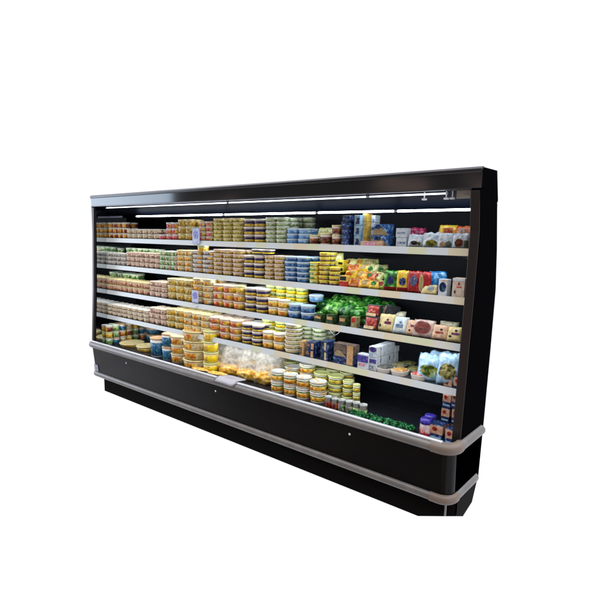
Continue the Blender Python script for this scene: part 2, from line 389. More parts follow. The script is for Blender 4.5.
labm = {
 'rosy': lab('rosy', '6a4c40', 'd0ac94', 'd8ccb0', 75, .46), 'rosy2': lab('rosy2', '84503c', 'cc9470', 'd8c49c', 75, .46),
 'mauve': lab('mauve', '5c5458', 'a8a49c', 'c8c8b4', 75, .46), 'sand': lab('sand', '7a6048', 'd0b894', 'd8c8b0', 75, .45),
 'greens': lab('greens', '2f6a2c', '8ab060', 'd8dcb8', 45, .48), 'palegreen': lab('palegreen', '5a7440', 'a8b87c', 'c8cca0', 60, .46),
 'redgold': lab('redgold', 'b82c20', 'd08030', 'e0c860', 40, .52), 'olive': lab('olive', '706818', 'c4b83c', 'dcd078', 70, .47),
 'brownol': lab('brownol', '64501c', 'b8983c', 'd4c070', 70, .47), 'orange': lab('orange', 'b06010', 'e0a42c', 'ecd060', 45, .48),
 'red': lab('red', 'a83820', 'd0742c', 'dcb448', 50, .5), 'redpink': lab('redpink', 'c03040', 'd8707c', 'e0a8a0', 45, .5),
 'navy': lab('navy', '14123c', '241c50', '4c3c60', 60, .55), 'yolk': lab('yolk', 'a88020', 'c8a830', 'd8c040', 60, .46),
 'yellow': lab('yellow', 'e8c010', 'f0dc20', 'd89818', 35, .52), 'gold': lab('gold', 'b88418', 'dcb430', 'e4d070', 50, .48),
 'sky': lab('sky', '4478b0', '6ca0cc', '98bcd8', 40, .5), 'blue': lab('blue', '1c4474', '3c6c9c', '7898b4', 45, .5),
 'teal': lab('teal', '184c70', '347c9c', '80acb4', 45, .5), 'greenband': lab('greenband', '3c6c30', '7c9c50', 'a8bc80', 60, .48),
 'brown': lab('brown', '4c2010', '8c4c20', 'b87c30', 50, .5), 'grey': lab('grey', '54504c', '8c8880', 'a8a49c', 50, .5),
 'limey': lab('limey', '98941c', 'd4b838', 'e0d488', 50, .46), 'creamy': lab('creamy', 'a89060', 'ccbc88', 'd8ccac', 60, .46),
 'darkred': lab('darkred', '5c1814', '8c2c24', 'b06050', 60, .5),
}
# kind: (name, category, body, [bands (lo, hi, material)], side patch material or None, lid)
KD = {
 'cup_rosy': ('yogurt_cup', 'yogurt cup', body_p, [('rosy', .15, .85)], None, 'pink'),
 'cup_rosy2': ('yogurt_cup', 'yogurt cup', body_p, [('rosy2', .15, .85)], None, 'cream'),
 'cup_mauve': ('yogurt_cup', 'yogurt cup', body_w, [('mauve', .15, .85)], None, 'white'),
 'cup_sand': ('yogurt_cup', 'yogurt cup', body_c, [('sand', .15, .85)], None, 'white'),
 'cup_green': ('yogurt_cup', 'yogurt cup', body_w, [('greens', .12, .88)], None, 'mint'),
 'cup_orange': ('yogurt_cup', 'yogurt cup', body_c, [('orange', .12, .88)], 'darkred', 'white'),
 'cup_red': ('dessert_pot', 'dessert pot', body_w, [('redpink', .12, .9)], 'orange', 'white'),
 'pot_redgold': ('dessert_pot', 'dessert pot', body_c, [('redgold', .1, .9)], 'yellow', 'white'),
 'pot_greens': ('dessert_pot', 'dessert pot', body_w, [('greens', .1, .9)], 'sand', 'mint'),
 'pot_tan': ('dip_tub', 'dip tub', body_c, [('brownol', .12, .85)], 'gold', 'cream'),
 'pot_orange': ('dip_tub', 'dip tub', body_w, [('orange', .12, .85)], 'creamy', 'cream'),
 'pot_gold': ('dip_tub', 'dip tub', body_c, [('gold', .12, .85)], None, 'lime'),
 'tub_pinkgold': ('dip_tub', 'dip tub', body_w, [('redpink', .12, .85)], 'olive', 'pink'),
 'flat_olive': ('cheese_tub', 'cheese tub', body_c, [('olive', .15, .72)], None, 'cream'),
 'flat_brown': ('cheese_tub', 'cheese tub', body_p, [('brownol', .15, .72)], None, 'pink'),
 'flat_green': ('cheese_tub', 'cheese tub', body_w, [('palegreen', .15, .72)], None, 'mint'),
 'flat_cream': ('cheese_tub', 'cheese tub', body_c, [('creamy', .15, .6)], 'palegreen', 'white'),
 'flat_grey': ('cheese_tub', 'cheese tub', body_w, [('grey', .15, .72)], 'orange', 'white'),
 'navy': ('spread_tub', 'spread tub', body_p, [('yolk', .08, .48), ('navy', .48, .90)], None, 'white'),
 'red': ('spread_tub', 'spread tub', body_p, [('red', .1, .85)], 'gold', 'pink'),
 'orange': ('spread_tub', 'spread tub', body_c, [('orange', .1, .75)], 'gold', 'white'),
 'yellow': ('margarine_tub', 'margarine tub', body_c, [('yellow', .05, .6), ('greenband', .6, .88)], None, 'lime'),
 'yelblue': ('margarine_tub', 'margarine tub', body_w, [('yellow', .05, .45), ('navy', .5, .9)], None, 'white'),
 'sky': ('light_cheese_tub', 'cheese tub', body_w, [('sky', .06, .86)], None, 'sky'),
 'blue': ('light_cheese_tub', 'cheese tub', body_w, [('blue', .06, .86)], None, 'sky'),
 'greenyel': ('sauce_pot', 'sauce pot', body_c, [('greens', .1, .8)], 'gold', 'yellow'),
 'yeldark': ('sauce_pot', 'sauce pot', mat('pot_yellow', 'c8b020', rough=.35), [('brown', .2, .6)], 'grey', 'yellow'),
 'brown': ('pudding_cup', 'pudding cup', body_w, [('brown', .15, .8)], None, 'cream'),
 'teal': ('cream_pot', 'cream pot', body_w, [('teal', .06, .82)], None, 'orange'),
 'salad': ('salad_tub', 'salad tub', body_w, [('orange', .18, .66), ('greenband', .72, .84)], 'gold', 'clear'),
 'saladg': ('salad_tub', 'salad tub', body_w, [('limey', .18, .66), ('greenband', .7, .84)], 'gold', 'lime'),
 'bigdip': ('large_dip_tub', 'dip tub', body_c, [('orange', .1, .82)], 'creamy', 'cream'),
 'bigyel': ('large_dip_tub', 'dip tub', body_c, [('gold', .1, .82)], 'yellow', 'lime'),
 'jar_grey': ('small_jar', 'jar', body_d, [('grey', .1, .7)], 'greens', 'grey'),
 'jar_red': ('small_jar', 'jar', body_d, [('darkred', .1, .7)], 'red', 'grey'),
 'jar_green': ('small_jar', 'jar', body_d, [('greens', .1, .7)], None, 'grey'),
}
def tub_proto(kind, d, h, seg=18):
    nm, cat, bd, bands, patch, lid = KD[kind]
    r = d/2*.975; hl = min(.011, h*.22); hb = h-hl-.0008
    e = empty(nm, (0, 0, 0))
    rb, rt = r*.86, r*.955
    R = lambda f: rb+(rt-rb)*f
    bm = bmesh.new()
    lathe(bm, [(rb*.94, 0), (rb, .003), (R(.05), hb*.06), (R(1), hb)], seg)
    link('pot', bm, bd, e, smooth=True)
    for (mn, a, b) in bands:
        bm = bmesh.new(); a *= .97
        mats = [labm[mn]]
        if patch and mn == bands[0][0]:
            mats.append(labm[patch]); f = lambda k, an: 1 if (an > 1.72*PI or an < .25*PI) else 0
        else: f = None
        lathe(bm, [(R(a)+.0004, hb*a), (R(a)+.0012, hb*a+.0004), (R(b)+.0012, hb*b-.0004), (R(b)+.0004, hb*b)], seg, cap0=False, cap1=False, mfun=f)
        link('label_band', bm, mats, e, smooth=True)
    bm = bmesh.new()
    lathe(bm, [(r*.95, hb-.0004), (r, hb+.001), (r, hb+hl*.75), (r*.965, hb+hl), (r*.88, hb+hl), (r*.86, hb+hl*.72), (r*.3, hb+hl*.72)], seg)
    link('lid', bm, lids[lid], e, smooth=True)
    return e, nm, cat
GRP = {}
def run(sh, u0, u1, n, lay, vtop, kind, desc, rows=2, dy=0, z0=0, back='', gap=1.0, jit=.004, layf=None, single=False, pitch=None):
    yf, z = SH[sh]; z = z-.0035+z0
    x0 = atx(u0, yf+.05, z); x1 = atx(u1, yf+.05, z); d = (x1-x0)/n
    yc = yf+.012+d/2+dy
    x0 = atx(u0, yc-d*.15, z); x1 = atx(u1, yc-d*.15, z); d = (x1-x0)/n
    xm = (x0+x1)/2
    h = (atz(vtop, xm, yc)-z)/lay if vtop > 5 else vtop
    e, nm, cat = tub_proto(kind, d*gap, h, 14 if d < .085 else 20)
    first = True
    for r in range(rows):
        for c in range(n):
            top = lay if layf is None else layf(c, r)
            for k in range(top):
                o = e if first else copy_tree(e); first = False
                o.location = (x0+d*(c+.5)+random.uniform(-1, 1)*jit*.6, yc+r*d*1.01+random.uniform(-1, 1)*jit*.5, z+k*h)
                o.rotation_euler = (0, 0, random.uniform(-.35, .35) if KD[kind][4] else random.uniform(-3, 3))
                o.rotation_euler.x = random.uniform(-.012, .012)
                pos = 'bottom one' if k == 0 else ('top one' if k == top-1 else ORD[k+1]+' up')
                if top == 1: pos = ''
                wrow = ['front', 'second-row', 'third-row', 'fourth-row', 'fifth-row'][r] if rows > 1 else ''
                if n > 1: st = '%s %s stack from left' % (ORD[c+1], wrow) if top > 1 or True else ''
                else: st = ('%s stack' % wrow) if rows > 1 else ''
                lb = ', '.join(x for x in (desc, pos, ' '.join(st.split()), SHN[sh]) if x)
                tag(o, lb, cat, '%s on the %s' % (desc+'s', SHN[sh]))
    return x0, x1, yc, h, d

# ---- top shelf
run(1, 105, 128, 5, 3, 222.5, 'cup_orange', 'orange and maroon cup')
run(1, 128, 160, 6, 2, 229, 'cup_sand', 'small cream cup')
run(1, 160, 167, 1, 1, 234.5, 'cup_red', 'low crimson pot beside cream cups', rows=1)
run(1, 167, 178.5, 2, 3, 222.5, 'cup_red', 'red and orange pot')
run(1, 179, 193, 2, 3, 219.5, 'pot_tan', 'tan labelled tub')
run(1, 199.5, 213.5, 2, 4, 221.5, 'tub_pinkgold', 'pink and olive tub')
run(1, 214, 243, 3, 6, 218.5, 'flat_olive', 'flat olive cheese tub')
run(1, 244, 265, 2, 3, 219, 'navy', 'navy over yellow tub')
run(1, 265.5, 287, 2, 6, 217.5, 'flat_green', 'flat pale green tub', rows=2)
run(1, 287, 309, 2, 3, 228.5, 'sky', 'sky blue tub', rows=2)
run(1, 292, 313, 2, 5, 217.5, 'flat_green', 'shaded green tub behind the blue ones', rows=1, dy=.27)
run(1, 309.5, 318.5, 1, 1, 235, 'brown', 'small brown pudding cup beside blue tubs', rows=1)
run(1, 320, 330.5, 1, 1, 233, 'brown', 'larger brown pudding cup', rows=1)
run(1, 331.5, 340, 1, 2, 225, 'brown', 'brown cup beside navy cartons', rows=1)
# ---- second shelf
run(2, 104, 127, 5, 3, 252.5, 'cup_mauve', 'mauve cup', rows=1)
run(2, 100, 121, 3, 2, 247.5, 'cup_green', 'large green cup behind mauve cups', rows=1, dy=.10)
run(2, 127.5, 160, 7, 3, 252.5, 'cup_rosy', 'rosy cup')
run(2, 127.5, 163, 6, 4, 248.5, 'cup_green', 'green cup behind rosy cups', rows=1, dy=.14)
run(2, 160.5, 177.5, 3, 4, 251, 'pot_greens', 'green and white pot')
run(2, 178, 193, 2, 4, 250, 'pot_orange', 'orange labelled tub')
run(2, 193.5, 213.5, 2, 5, 250.5, 'flat_grey', 'grey and orange tub')
run(2, 198, 206, 1, 1, 245.5, 'pot_gold', 'lime lidded tub on the grey stacks', rows=1, z0=.173)
run(2, 214, 243, 3, 6, 249.5, 'flat_brown', 'flat brown cheese tub')
run(2, 244, 264, 2, 3, 255.5, 'navy', 'navy over yellow tub')
run(2, 251.5, 272.5, 2, 1, 249.3, 'yelblue', 'yellow tub capped blue', rows=1, z0=.186)
run(2, 264.5, 284, 2, 6, 255.5, 'flat_brown', 'flat brown tub beside blue tubs')
run(2, 284.5, 308.5, 2, 5, 256.5, 'blue', 'blue tub')
run(2, 309, 318, 1, 5, 262, 'greenyel', 'green pot with yellow lid', rows=2)
run(2, 318.5, 328, 1, 7, 252.5, 'yeldark', 'yellow and brown pot', rows=2)
run(2, 328.5, 338.5, 1, 4, 267, 'yeldark', 'shorter yellow and brown pot', rows=1)
# ---- third shelf
run(3, 104, 150, 9, 2, 280, 'cup_rosy2', 'terracotta cup')
run(3, 109, 141, 4, 3, 272.5, 'cup_green', 'large green cup behind terracotta cups', rows=1, dy=.16)
run(3, 150.5, 168, 3, 3, 281.5, 'cup_rosy', 'rosy cup')
run(3, 168.5, 193.5, 3, 3, 279, 'pot_tan', 'tan tub')
run(3, 194, 213.5, 2, 4, 278.5, 'pot_orange', 'orange labelled tub')
run(3, 214, 244, 3, 3, 285, 'red', 'red and gold tub', layf=lambda c, r: 3 if c < 2 else 2)
run(3, 236, 244, 1, 1, 285.5, 'pot_gold', 'lime lidded tub on the red tubs', rows=1, z0=.124)
run(3, 245, 267.5, 2, 3, 288, 'navy', 'navy over yellow tub')
run(3, 268, 287.5, 2, 2, 299, 'orange', 'orange tub', rows=1)
run(3, 266, 306, 4, 4, 286, 'yellow', 'yellow margarine tub', rows=1, dy=.11)
run(3, 288, 313, 2, 2, 304, 'blue', 'blue tub', rows=1)
run(3, 308.5, 321, 1, 1, 294.5, 'sky', 'sky blue tub on the blue tubs', rows=1, z0=.124, dy=.06)
# ---- fourth shelf
run(4, 104, 150, 9, 3, 306, 'cup_sand', 'sandy cup')
run(4, 150.5, 167, 3, 3, 308, 'cup_rosy', 'rosy cup')
run(4, 167.5, 184, 2, 3, 309, 'pot_tan', 'tan tub')
run(4, 184.5, 210, 3, 3, 312.5, 'pot_orange', 'orange labelled tub')
run(4, 188, 218, 3, 4, 304.5, 'pot_gold', 'lime lidded gold tub', rows=1, dy=.22)
run(4, 210.5, 241, 3, 3, 318, 'red', 'red and gold tub')
run(4, 242, 262, 2, 3, 323.5, 'navy', 'navy over yellow tub')
run(4, 262.5, 284, 2, 2, 332, 'orange', 'orange tub', rows=1)
run(4, 262, 288, 2, 4, 319.5, 'yellow', 'yellow margarine tub', rows=1, dy=.12)
run(4, 284.5, 299, 1, 7, 323.5, 'flat_cream', 'flat cream cheese tub', rows=1)
run(4, 299.5, 324, 2, 7, 322.5, 'flat_green', 'flat pale green tub', rows=2, dy=.12)
# ---- bottom deck
run(5, 122, 136.5, 1, 1, 342, 'pot_tan', 'low cream-lidded tub nearest the mirrored end', rows=1, dy=.02)
run(5, 138, 150.5, 1, 1, 345, 'pot_tan', 'low cream-lidded tub beside the teal pots', rows=1, dy=.02)
run(5, 151.5, 162, 1, 1, 337, 'teal', 'tall teal pot with orange lid', rows=1)
run(5, 163, 171.5, 1, 2, 333, 'teal', 'slim teal pot', rows=1)
run(5, 138, 158, 2, 2, 325.5, 'teal', 'teal pot at the back', rows=1, dy=.38)
run(5, 172, 184.5, 1, 3, 335, 'pot_orange', 'orange and cream dip tub', rows=2)
run(5, 184.5, 204, 1, 4, 329.5, 'bigdip', 'wide orange dip tub', rows=1, dy=-.055)
run(5, 204, 215, 1, 4, 330, 'bigyel', 'golden dip tub', rows=1, dy=-.03)
run(5, 185, 220, 2, 3, 338, 'bigdip', 'wide dip tub at the back', rows=1, dy=.20)
run(5, 222, 231, 1, 3, 343, 'pot_gold', 'lime lidded tub behind the clear bags', rows=1, dy=.26)
sx = [271, 283, 295.5, 309, 324]
for i, nm_ in enumerate(('first', 'second', 'third', 'fourth')):
    run(5, sx[i], sx[i+1]-.5, 1, 2, [370, 373.5, 376, 380.5][i], 'salad', 'orange salad tub in %s stack right of bags' % nm_, rows=1, dy=-.02+.004*i)
for i, (a, b, vt, kd, dy, ly) in enumerate(((285, 299, 366, 'salad', .13, 3), (299, 313, 363, 'salad', .13, 3), (313, 327, 372, 'saladg', .13, 3), (327, 341.5, 375, 'saladg', .12, 3), (341.5, 352, 380, 'saladg', .12, 3), (352, 359, 384, 'saladg', .10, 3))):
    run(5, a, b-.3, 1, ly, vt, kd, '%s salad tub, %s stack of middle row' % ('orange' if kd == 'salad' else 'lime', ORD[i+1]), rows=1, dy=dy)
for i, (a, b, vt) in enumerate(((282, 296, 360), (297, 311, 363), (311, 325, 366), (325, 339, 368), (339, 352, 371))):
    run(5, a, b-.3, 1, 4, vt, 'saladg', 'lime salad tub, %s stack of rear row' % ORD[i+1], rows=1, dy=.27)
for i, (a, b, vt, kd) in enumerate(((324.5, 331, 396, 'jar_red'), (331, 337.5, 398, 'jar_red'), (337.5, 344.5, 399, 'jar_grey'), (344.5, 352, 400.5, 'jar_grey'), (352, 359, 402, 'jar_green'), (359, 366.5, 404, 'jar_green'))):
    run(5, a, b-.3, 1, 1, vt, kd, '%s small jar from left before the lime tubs' % ORD[i+1], rows=1, dy=-.03)

# ------------------------------------------------------------------ goods: cartons
def carton(sh, u0, u1, v1, lay, name, cat, desc, body, prints, dep=.07, dy=0, z0=0, rz=0, h=None, jit=.003, vbot=None):
    # prints: (x0, x1, z0, z1, material, shape) as fractions of the front face
    yf, z = SH[sh]; z = z-.0035+z0; y = yf+.012+dy
    x0 = atx(u0, y, z); x1 = max(atx(u1, y+dep*.9, z), x0+.03); w = x1-x0
    hh = h or (atz(v1, (x0+x1)/2, y)-z)/lay
    for k in range(lay):
        e = empty(name, (x0+w/2+random.uniform(-1, 1)*jit, y+dep/2+random.uniform(-1, 1)*jit, z+k*hh), rz+random.uniform(-.04, .04))
        bm = bmesh.new(); abox(bm, -w/2, w/2, -dep/2, dep/2, 0, hh-.0012)
        link('carton', bm, body, e, bevel=.0025)
        for (a, b, c, d, m, shp) in prints:
            bm = bmesh.new()
            if shp == 'wrap':     # wraps round on to the right side as well
                abox(bm, -w/2+w*a, w/2+.0009, -dep/2-.0009, dep/2-.004, hh*c+.0005, hh*d-.002)
            elif shp == 'rect': abox(bm, -w/2+w*a, -w/2+w*b, -dep/2-.0015, -dep/2+.001, hh*c+.001, hh*d-.002)
            elif shp == 'wave':
                n = 12; T = []; B = []
                for i in range(n+1):
                    t = i/n; xx = -w/2+w*(a+(b-a)*t); zz = hh*(c+(d-c)*(.5+.45*math.sin(t*PI*1.3)))
                    T.append(bm.verts.new((xx, -dep/2-.0018, zz))); B.append(bm.verts.new((xx, -dep/2-.0018, hh*c+.001)))
                for i in range(n): bm.faces.new((B[i], B[i+1], T[i+1], T[i]))
                bmesh.ops.solidify(bm, geom=bm.faces[:], thickness=.0006)
            else:
                n = 18; cx = -w/2+w*(a+b)/2; cz = hh*(c+d)/2
                vs = [bm.verts.new((cx+w*(b-a)/2*math.cos(2*PI*i/n), -dep/2-.0024, cz+hh*(d-c)/2*math.sin(2*PI*i/n))) for i in range(n)]
                bm.faces.new(vs); bmesh.ops.solidify(bm, geom=bm.faces[:], thickness=.0006)
            link('printed_panel' if shp != 'oval' else 'emblem', bm, m, e)
        pos = '' if lay == 1 else ('bottom one' if k == 0 else 'top one' if k == lay-1 else ORD[k+1]+' up')
        tag(e, ', '.join(x for x in (desc, pos, SHN[sh]) if x), cat, desc+'s on the '+SHN[sh] if lay > 1 else None)
    return x0, x1, hh
def pm(n, a, b=None, c=None, s=60, t=.52, r=.4): return mat('card_'+n, a, rough=r, c2=b, c3=c, scale=s, thr=t)
c_navy = pm('navy', '101c44', '1c3464', '6c8cb0', 55, .50); c_white = pm('white', 'c8d0d4', 'aab8c4', None, 70, .58)
c_tan = pm('tan', 'b88c54', 'd0ac78', '8c6030', 50, .5); c_cream = pm('cream', 'd4c49c', 'c8b080', None, 50, .5)
c_blue = pm('blue', '1c4484', '3c74b0', 'a8c4d8', 55, .50); c_yel = pm('yellow', 'd0a830', 'dcc468', 'b88828', 45, .5)
c_red = pm('red', 'a82420', 'c04030', None, 50, .52); c_purp = pm('purple', '3c3480', '5850a0', '9c94c4', 60, .54)
c_brown = pm('brown', '4c4038', '6c5c50', None, 60, .5); c_peach = pm('peach', 'b8886c', 'cca488', None, 60, .5)
c_lb = pm('lightblue', '88b0c8', 'a8c8d8', '5c8cb4', 60, .52); c_dk = pm('dark', '14181c', '20282c', '505850', 60, .55)
c_gr = pm('green', '1c7430', '38a048', '70bc60', 45, .5); c_dgr = pm('dkgreen', '1c3018', '344c24', '5c6c3c', 55, .5)
c_org = pm('orange', 'd07018', 'e09c28', 'e8c040', 40, .5); c_pink = pm('pink', 'b87488', 'd0a0a8', None, 50, .52)

# top shelf cartons
carton(1, 341, 353.5, 215.5, 5, 'cheese_carton', 'carton', 'navy carton beside pudding cups', c_navy, [(.12, .6, .3, .62, pm('navytxt', '8494b4', '303c6c', None, 120, .5), 'rect'), (.6, .9, .2, .7, c_blue, 'oval')])
carton(1, 353.5, 363.5, 215, 3, 'cheese_carton', 'carton', 'pale blue carton right of navy ones', c_lb, [(.3, .95, .1, .75, c_navy, 'rect'), (.1, .5, .3, .8, c_white, 'oval')], dep=.06, dy=.02)
carton(1, 361.5, 371, 213.5, 4, 'cheese_carton', 'carton', 'yellow carton between blue ones', c_yel, [(0, .35, .05, .9, c_lb, 'rect')], dep=.07, dy=.05)
carton(1, 370, 376, 215, 4, 'cheese_carton', 'carton', 'white and blue carton behind', c_white, [(.2, .9, .1, .5, c_blue, 'rect')], dep=.06, dy=.09)
carton(1, 360, 384, 241, 1, 'butter_pack', 'butter pack', 'flat orange pack lying before butter cartons', c_peach, [(.2, .7, .1, .9, c_pink, 'rect')], dep=.03, dy=-.005)
carton(1, 373, 393, 224, 2, 'butter_carton', 'butter carton', 'blue and cream butter carton', c_blue, [(.0, 1, 0, .75, c_cream, 'wave'), (.1, .5, .55, .9, c_navy, 'oval')], dep=.07, dy=.03)
carton(1, 395.5, 410, 228, 2, 'cheese_pack', 'cheese pack', 'white pack with blue script', c_white, [(.1, .9, .35, .6, pm('bluetxt', '4c6488', 'a8b8c8', None, 120, .5), 'rect')], dep=.06, dy=.02)
# second shelf cartons
carton(2, 338.5, 350.5, 275.5, 1, 'snack_carton', 'carton', 'red carton under the yellow ones', c_yel, [(0, 1, 0, .5, c_red, 'wrap'), (.1, .9, .55, .95, c_dk, 'rect')], dep=.06)
carton(2, 336, 348, 260, 2, 'snack_carton', 'carton', 'yellow carton with dark panel', pm('bright', 'e0cc28', 'e8dc60', None, 40, .55), [(.3, .9, .25, .7, c_dk, 'rect')], dep=.07, dy=.10, z0=.085)
carton(2, 437.5, 449.5, 279, 1, 'feta_pack', 'cheese pack', 'white block with navy round emblem', c_white, [(.12, .9, .25, .82, c_navy, 'oval'), (.4, .95, .85, .96, c_peach, 'rect')], dep=.05)
carton(2, 451, 467, 278, 1, 'cheese_block', 'cheese pack', 'beige block with small red mark, rightmost', pm('beige', 'c8b8a4', 'b8a490', None, 60, .55), [(.35, .75, .5, .58, c_red, 'rect'), (.45, .6, .62, .78, c_red, 'oval'), (.18, .3, .2, .36, c_dk, 'oval'), (0, 1, .84, .98, c_white, 'rect')], dep=.06)
# third shelf cartons (under the green bags)
for i, (a, b, v) in enumerate(((313.5, 325.5, 314), (326.5, 337.5, 314.5), (338.5, 349.5, 316))):
    carton(3, a, b, v, 1, 'herb_punnet', 'punnet', '%s dark green punnet under the green bags' % ['left', 'middle', 'right'][i], c_dgr, [(.1, .9, .45, .8, c_tan, 'rect')], dep=.06)
carton(3, 350.5, 359.5, 317, 1, 'tomato_punnet', 'punnet', 'small punnet with red top beside green punnets', pm('pale', 'a89c70', '7c7448', None, 50, .5), [(.1, .9, .5, .95, c_red, 'rect')], dep=.05)
m_meat = pm('meat', '7c1c18', 'b04030', 'd8a090', 60, .5)
def tray(sh, u0, u1, v1, desc, dy=0, z0=0, rx=-1.1, rz=0, base=None, fill=None, dep=.10, name='meat_tray', cat='meat tray'):
    yf, z = SH[sh]; z += z0-.003; y = yf+.015+dy
    x0 = atx(u0, y, z); x1 = atx(u1, y, z); w = x1-x0; hh = atz(v1, (x0+x1)/2, y)-z
    e = empty(name, ((x0+x1)/2, y, z), rz, 0)
    tl = math.radians(14)
    def bl(bm, a, b, y0, y1, c, d): abox(bm, a, b, y0, y1, c, d)
    bm = bmesh.new(); bl(bm, -w/2, w/2, 0, .03, 0, hh); bmesh.ops.rotate(bm, verts=bm.verts, cent=(0, 0, 0), matrix=Matrix.Rotation(-tl, 3, 'X'))
    link('tray', bm, base or c_dk, e, bevel=.004)
    bm = bmesh.new(); n = 8
    bmesh.ops.create_grid(bm, x_segments=10, y_segments=8, size=.5)
    for v in bm.verts:
        u, t = v.co.x*.86, v.co.y*.80
        bul = .008*max(0, 1-(v.co.x*2)**4)*max(0, 1-(v.co.y*2)**4)+.003*noise.noise(Vector((u*9+x0*50, t*9, 1)))
        v.co = Vector((u*w, -.003-bul, hh*(t+.5)))
    bmesh.ops.rotate(bm, verts=bm.verts, cent=(0, 0, 0), matrix=Matrix.Rotation(-tl, 3, 'X'))
    bmesh.ops.solidify(bm, geom=bm.faces[:], thickness=.002)
    link('food', bm, fill or m_meat, e, smooth=True)
    bm = bmesh.new(); bl(bm, -w*.42, w*.3, -.016, -.0135, hh*.08, hh*.3); bmesh.ops.rotate(bm, verts=bm.verts, cent=(0, 0, 0), matrix=Matrix.Rotation(-tl, 3, 'X'))
    link('price_label', bm, c_cream, e)
    tag(e, desc+', '+SHN[sh], cat)
tray(3, 363.5, 376.5, 316.5, 'black tray of red meat right of the red-topped punnet')
tray(3, 366, 379, 304.5, 'upper black tray of red meat', dy=.05, z0=.075)
for i in range(4):
    tray(3, 379.5+i*3.2, 384.5+i*3.2, 303.5+i*.6, ['first', 'second', 'third', 'fourth'][i]+' upright dark pack behind the cream cheese pouch', dy=.07+.02*i, z0=.055, rz=-.7, fill=c_white if i % 2 else c_brown, name='upright_pack', cat='food pack')
# fourth shelf cartons
carton(4, 299.5, 307, 341, 1, 'cream_cheese_carton', 'carton', 'tan carton end beside the cream tub stack', c_tan, [(.1, .6, .1, .6, c_brown, 'rect')], dep=.05)
carton(4, 306, 320, 342, 2, 'cream_cheese_carton', 'carton', 'left navy carton with tan window', c_navy, [(.0, .45, .4, .9, c_peach, 'wave'), (.62, .95, .1, .9, c_tan, 'rect')], dep=.09)
carton(4, 320, 334, 341.5, 2, 'cream_cheese_carton', 'carton', 'middle navy carton with grey top', c_navy, [(.5, .75, .1, .9, c_cream, 'rect'), (.1, .5, .5, .95, pm('teald', '1c3c54', '345c74', None, 50, .5), 'oval')], dep=.09)
carton(4, 333, 358, 344, 1, 'pizza_carton', 'carton', 'large brown and navy carton with tan stripe', c_brown, [(0, .62, .0, .55, c_navy, 'wrap'), (.05, .6, .38, .68, c_cream, 'wave'), (.64, .93, .04, .96, c_tan, 'rect')], dep=.06)
carton(4, 357.5, 372, 354, 1, 'yogurt_drink_carton', 'carton', 'purple and white carton with red stripe', c_white, [(0, .95, .45, .92, c_purp, 'rect'), (.1, .7, .2, .4, c_pink, 'rect')], dep=.05)
for r in range(5):
    carton(4, 367+r*4.6, 379.5+r*4.6, 0, 1, 'yogurt_drink_carton', 'carton', '%s of the slanting row of blue-white cartons, lower' % ORD[r+1], c_white, [(.05, .95, .55, .9, c_purp, 'rect'), (.1, .9, .1, .4, pm('gtxt', '6c7480', 'c0c8cc', None, 120, .5), 'rect')], dep=.05, dy=.012+.056*r, h=.085)
    carton(4, 369+r*4.6, 380.5+r*4.6, 0, 1, 'yogurt_drink_carton', 'carton', '%s of the slanting row of blue-white cartons, upper' % ORD[r+1], c_white, [(.05, .95, .5, .95, c_purp, 'oval'), (.05, .5, .1, .4, c_lb, 'rect')], dep=.05, dy=.014+.056*r, h=.070 if r < 4 else .04, z0=.086)
# bottom deck: peach and navy boxes at the near end
def pbox(u0, u1, desc, dy, z0, h, lay=1):
    carton(5, u0, u1, 0, lay, 'fish_carton', 'carton', desc, c_navy, [(.03, .97, .42, .97, c_peach, 'wrap'), (.2, .6, .6, .86, c_red, 'oval'), (.1, .9, .14, .26, c_lb, 'rect')], dep=.075, dy=dy, z0=z0, h=h)
pbox(428.5, 446, 'navy and peach carton right of the purple-capped pot', -.035, 0, .095)
pbox(444, 459, 'front navy and peach carton against the end panel', -.05, 0, .095)
pbox(439.5, 452, 'rear tall stack of navy and peach cartons', .05, .0, .088, 4)
pbox(449, 461, 'near tall stack of navy and peach cartons', .04, .0, .094, 4)

